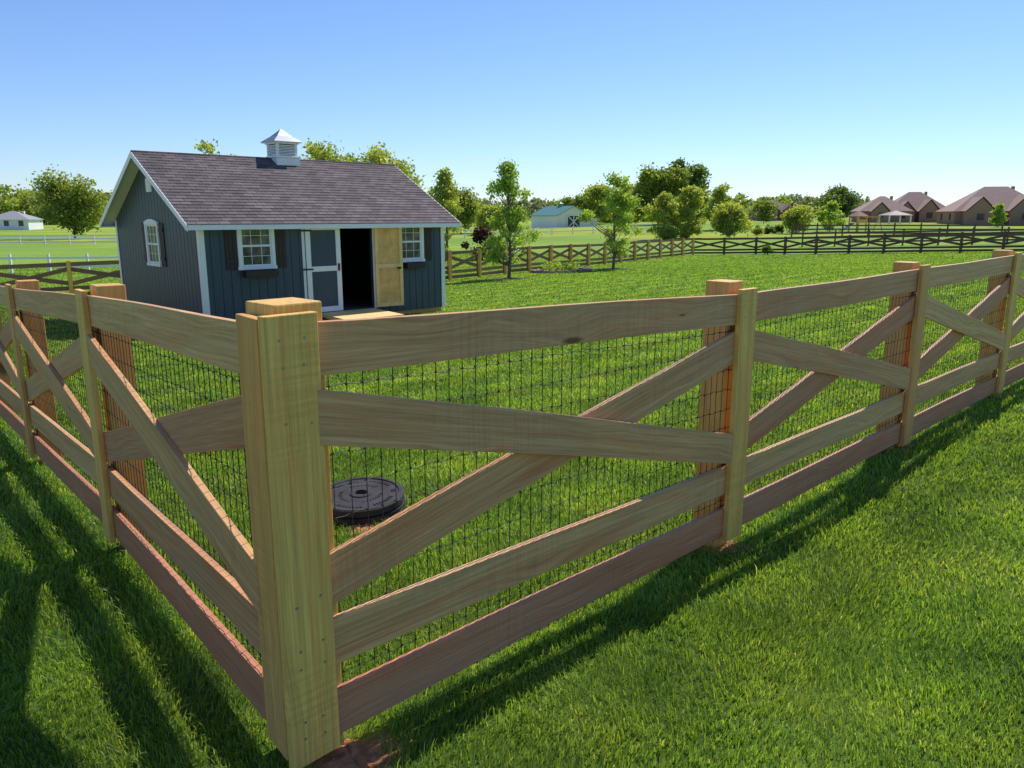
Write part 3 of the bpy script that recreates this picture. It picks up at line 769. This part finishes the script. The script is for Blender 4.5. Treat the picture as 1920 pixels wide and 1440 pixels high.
def house(name,x,y,w,d,wh,rh,rot,mwall,mroof,wings=()):
    e=empty(name,(x,y,gz(x,y)-.1),math.radians(rot))
    a=MB();r=MB();wi=MB()
    a.box(-w/2,w/2,-d/2,d/2,0,wh); hip(r,-w/2,w/2,-d/2,d/2,wh+.01,wh+rh)
    for (wx,ww,wd,wwh,wrh) in wings:
        a.box(wx-ww/2,wx+ww/2,-d/2-wd,-d/2-.01,0,wwh)
        y0=-d/2-wd; y1=-d/2+ww*.6; x0=wx-ww/2-.3; x1=wx+ww/2+.3; za=wwh+.02; zb=wwh+wrh
        r.add([(x0,y0-.3,za),(wx,y0-.3,zb),(wx,y1,zb),(x0,y1,za),(x1,y0-.3,za),(x1,y1,za)],[(0,1,2,3),(1,4,5,2)])
        a.add([(wx-ww/2,y0,wwh),(wx+ww/2,y0,wwh),(wx,y0,zb-.25)],[(0,1,2)])
        wi.box(wx-.6,wx+.6,-d/2-wd-.05,-d/2-wd-.005,.9,2.1)
    k=int(w/2.6)
    for i in range(k):
        X=-w/2+(i+.5)*w/k
        if any(abs(X-q[0])<q[1]/2+.5 for q in wings): continue
        wi.box(X-.5,X+.5,-d/2-.05,-d/2-.005,.9,2.1)
    for Y in (-d/4,d/4): wi.box(-w/2-.05,-w/2-.005,Y-.5,Y+.5,.9,2.1)
    a.obj('walls',[mwall],e); r.obj('roof',[mroof],e); wi.obj('windows',[M_win],e)
    c=MB(); c.box(w*.18,w*.18+.5,.6,1.1,wh,wh+rh+.05); c.obj('chimney',[mwall],e)
    return e
house('brick_house',66,200,9.5,9,2.6,2.6,0,M_brick,M_roofd,[(-2.4,3.4,2,2.6,1.9),(2.6,3,1.5,2.6,1.6)])
house('brick_house',80.5,172,10,9,2.4,3.2,-12,M_brick,M_roofb,[(-1.5,3.4,2,2.3,2.0)])
house('brick_house',89.5,176,12.5,10,2.4,4.2,-12,M_brick,M_roofb,[(1.5,4,2,2.3,2.6),(-3,3.4,1.5,2.3,2.2)])
house('brick_house',91.5,150,16,12,2.5,4.6,-15,M_brick,M_roofb,[(-4.5,4.6,3,2.5,2.6),(3,5,2,2.5,3.0)])
house('brick_house',103,150,12,10,2.5,3.8,-15,M_brick,M_roofb,[(-2,4,2,2.4,2)])
house('white_house',-114,180,9,8,2.3,1.9,10,M_wall_w,simple('grey_roof',(.3,.3,.31),.8),[])
house('white_house',-122,170,9,7,2.0,1.5,-20,M_wall_w,M_roofd,[])
bn=empty('white_barn',(10.3,168,gz(10,168)-.1),math.radians(30))
a=MB(); a.box(-4.2,4.2,-5,5,0,2.8); a.add([(-4.2,-5,2.8),(4.2,-5,2.8),(0,-5,4.6),(-4.2,5,2.8),(4.2,5,2.8),(0,5,4.6)],[(0,1,2),(5,4,3)])
a.box(4.21,6.4,-4.5,5,0,2.2); a.obj('walls',[M_wall_w],bn)
r=MB()
for s in (-1,1):
    r.add([(s*4.6,-5.4,2.68),(0,-5.4,4.68),(0,5.4,4.68),(s*4.6,5.4,2.68),(s*4.6,-5.4,2.58),(0,-5.4,4.58),(0,5.4,4.58),(s*4.6,5.4,2.58)],[(0,1,2,3),(4,5,6,7),(0,1,5,4),(0,3,7,4),(2,3,7,6)])
r.add([(4.3,-5.2,2.75),(6.9,-5.2,2.05),(6.9,5.2,2.05),(4.3,5.2,2.75)],[(0,1,2,3)]); r.box(-.4,.4,-.4,.4,4.5,5.1); hip(r,-.4,.4,-.4,.4,5.1,5.6,.1)
r.obj('roof',[M_green],bn)
d=MB(); d.box(-1.6,1.6,-5.08,-5.01,.05,2.75,1)
for X in (-1.6,0,1.6): d.box(X-.1,X+.1,-5.14,-5.09,.05,2.75,0)
for Z in (.05,2.6): d.box(-1.5,1.5,-5.13,-5.085,Z,Z+.15,0)
for s in (-1,1):
    d.board((s*1.5,-5.09,.1),(-s*1.5,-5.09,2.5),(s*1.5,-5.09,.35),(-s*1.5,-5.09,2.75),(0,-1,0),0,.03,1,0)
d.obj('x_braced_doors',[M_white,M_win],bn)
pv=empty('white_gazebo',(73,150,gz(73,150)),0); a=MB()
for X in (-2,2):
    for Y in (-2,2): a.box(X-.1,X+.1,Y-.1,Y+.1,0,1.6)
a.obj('columns',[M_white],pv); r=MB(); hip(r,-2,2,-2.01,2.01,1.6,2.5,.3); r.obj('roof',[simple('gazebo_roof',(.3,.25,.23),.7)],pv)
ps=empty('wooden_play_set',(44,100,gz(44,100)),.3); a=MB()
for X in (-.7,.7):
    for Y in (-.7,.7): a.box(X-.07,X+.07,Y-.07,Y+.07,0,1.9)
a.box(-.8,.8,-.8,.8,1.0,1.08); a.box(-.8,.8,-.8,-.75,1.1,1.5); a.box(.71,3.3,-.06,.06,1.75,1.87)
a.tube([(3.2,-.8,0),(3.2,0,1.8)],[.06,.06],5); a.tube([(3.2,.8,0),(3.2,0,1.8)],[.06,.06],5)
for X in (1.6,2.4): 
    for s in (-.2,.2): a.tube([(X+s,0,1.75),(X+s,0,.5)],[.015,.015],4)
    a.box(X-.22,X+.22,-.1,.1,.46,.5)
a.obj('frame_and_swings',[M_post],ps); r=MB(); hip(r,-.8,.8,-.801,.801,1.9,2.6,.1); r.obj('canopy',[M_brick],ps)
s=MB(); s.add([(-.8,-.3,1.05),(-.8,.3,1.05),(-2.6,.3,.1),(-2.6,-.3,.1),(-.8,-.3,.97),(-.8,.3,.97),(-2.6,.3,.02),(-2.6,-.3,.02)],[(0,1,2,3),(7,6,5,4),(0,3,7,4),(1,5,6,2),(2,6,7,3)]); s.obj('slide',[M_green],ps)

# ------------------------------------------------------------------ grass blades (one object)
rng=np.random.default_rng(3)
def sample(r0,r1,dens_fn,dmax):
    A=math.radians(50)
    area=A*(r1*r1-r0*r0); n=int(area*dmax)
    r=np.sqrt(rng.uniform(r0*r0,r1*r1,n)); a=rng.uniform(-A,A,n)
    keep=rng.random(n)<dens_fn(r)/dmax
    r=r[keep];a=a[keep]
    return r*np.sin(a),r*np.cos(a),r
def dens(r): return np.minimum(11000,66000/np.maximum(r,1)**1.7)
xs=[];ys=[];rs=[]
edges=[.9,3,4,5.5,7.5,10,14,20,30,45,65]
for e0,e1 in zip(edges[:-1],edges[1:]):
    a,b_,c_=sample(e0,e1,dens,float(dens(np.array([e0]))[0])); xs.append(a);ys.append(b_);rs.append(c_)
x=np.concatenate(xs);y=np.concatenate(ys);r=np.concatenate(rs)
keep=np.ones(len(x),bool)
for ex,ey,er in excl:
    dd=np.hypot(x-ex,y-ey); keep&= dd>er*rng.uniform(.6,1.2,len(x))
ca,sa=math.cos(math.radians(43)),math.sin(math.radians(43))
u=(x+6.51)*ca+(y-16.3)*sa; v=-(x+6.51)*sa+(y-16.3)*ca
keep&=~((u>-.02)&(u<SA+.02)&(v>-.02)&(v<SB+.02)); keep&=~((u>DX0+.2)&(u<DX0+1.85)&(v>-1.4)&(v<0))
x=x[keep];y=y[keep];r=r[keep]; n=len(x)
z=hgt(x,y)-.004
wd=.0019*np.maximum(1,(r/2.6)**.95)*rng.uniform(.7,1.35,n)
patch=.5+.25*np.sin(x*2.1+np.sin(y*1.7)*1.3)*np.sin(y*2.6+np.cos(x*1.3))+.25*np.sin(x*7.3+1.7*np.sin(y*5.1))*np.sin(y*6.7+1.3*np.cos(x*4.3))
hh=rng.uniform(.026,.058,n)*(.75+.5*patch); tall=rng.random(n)<.03; hh[tall]*=1.5
ang=rng.uniform(0,2*np.pi,n); lean=rng.uniform(.1,1.1,n)
la=2.5*np.sin(x*3.1+y*1.3)+2.0*np.sin(y*4.7-x*1.9)+rng.normal(size=n)*1.1
P=np.stack([x,y,z],1)
side=np.stack([np.cos(ang),np.sin(ang),np.zeros(n)],1)*wd[:,None]
ld=np.stack([np.cos(la),np.sin(la),np.zeros(n)],1)
up=np.array([0,0,1.0])
mid=P+up*(hh*.6)[:,None]+ld*(hh*lean*.25)[:,None]
tip=P+up*(hh*(1-.25*lean))[:,None]+ld*(hh*lean*.85)[:,None]
Vg=np.stack([P-side,P+side,mid+side*.75,mid-side*.75,tip],1).reshape(-1,3).astype(np.float32)
b0=np.arange(n)*5
loops=np.stack([b0,b0+1,b0+2,b0+3,b0+3,b0+2,b0+4],1).ravel().astype(np.int32)
starts=np.stack([np.arange(n)*7,np.arange(n)*7+4],1).ravel().astype(np.int32)
me=bpy.data.meshes.new('lawn_grass'); me.vertices.add(n*5); me.vertices.foreach_set('co',Vg.ravel())
me.loops.add(n*7); me.loops.foreach_set('vertex_index',loops); me.polygons.add(n*2); me.polygons.foreach_set('loop_start',starts)
me.materials.append(M_blade)
a=me.attributes.new('tone','FLOAT','POINT'); a.data.foreach_set('value',np.repeat(rng.random(n),5).astype(np.float32))
me.update(calc_edges=True)
o=bpy.data.objects.new('lawn_grass',me); COL.objects.link(o)

# ------------------------------------------------------------------ light
sd=Vector((.545,.838,0)).normalized(); el=math.radians(50)
sun_dir=Vector((sd.x*math.cos(el),sd.y*math.cos(el),math.sin(el)))
L=bpy.data.lights.new('sun','SUN'); L.energy=5.0; L.angle=math.radians(.5); L.color=(1,.95,.87)
so=bpy.data.objects.new('sun',L); COL.objects.link(so); so.rotation_euler=(-sun_dir).to_track_quat('-Z','Y').to_euler(); so.location=(10,15,30)
W=bpy.data.worlds.new('World'); scene.world=W; W.use_nodes=True; nt=W.node_tree
bg=nt.nodes['Background']; sk=nt.nodes.new('ShaderNodeTexSky'); sk.sky_type='NISHITA'; sk.sun_disc=False
sk.sun_elevation=el; sk.sun_rotation=math.atan2(sd.x,sd.y); sk.altitude=0; sk.air_density=1.0; sk.dust_density=.05; sk.ozone_density=3.5
hs=nt.nodes.new('ShaderNodeMix'); hs.data_type='RGBA'; hs.blend_type='MULTIPLY'; hs.inputs[0].default_value=1
nt.links.new(sk.outputs[0],hs.inputs[6]); hs.inputs[7].default_value=(.76,.86,1.08,1)
nt.links.new(hs.outputs[2],bg.inputs[0]); bg.inputs[1].default_value=.135
# ------------------------------------------------------------------ camera
cd=bpy.data.cameras.new('camera'); co=bpy.data.objects.new('camera',cd); COL.objects.link(co)
co.location=(0,0,1.65); co.rotation_euler=(math.radians(90-12.3),0,0); cd.sensor_width=36; cd.lens=27.04; cd.clip_start=.05; cd.clip_end=6000
scene.camera=co
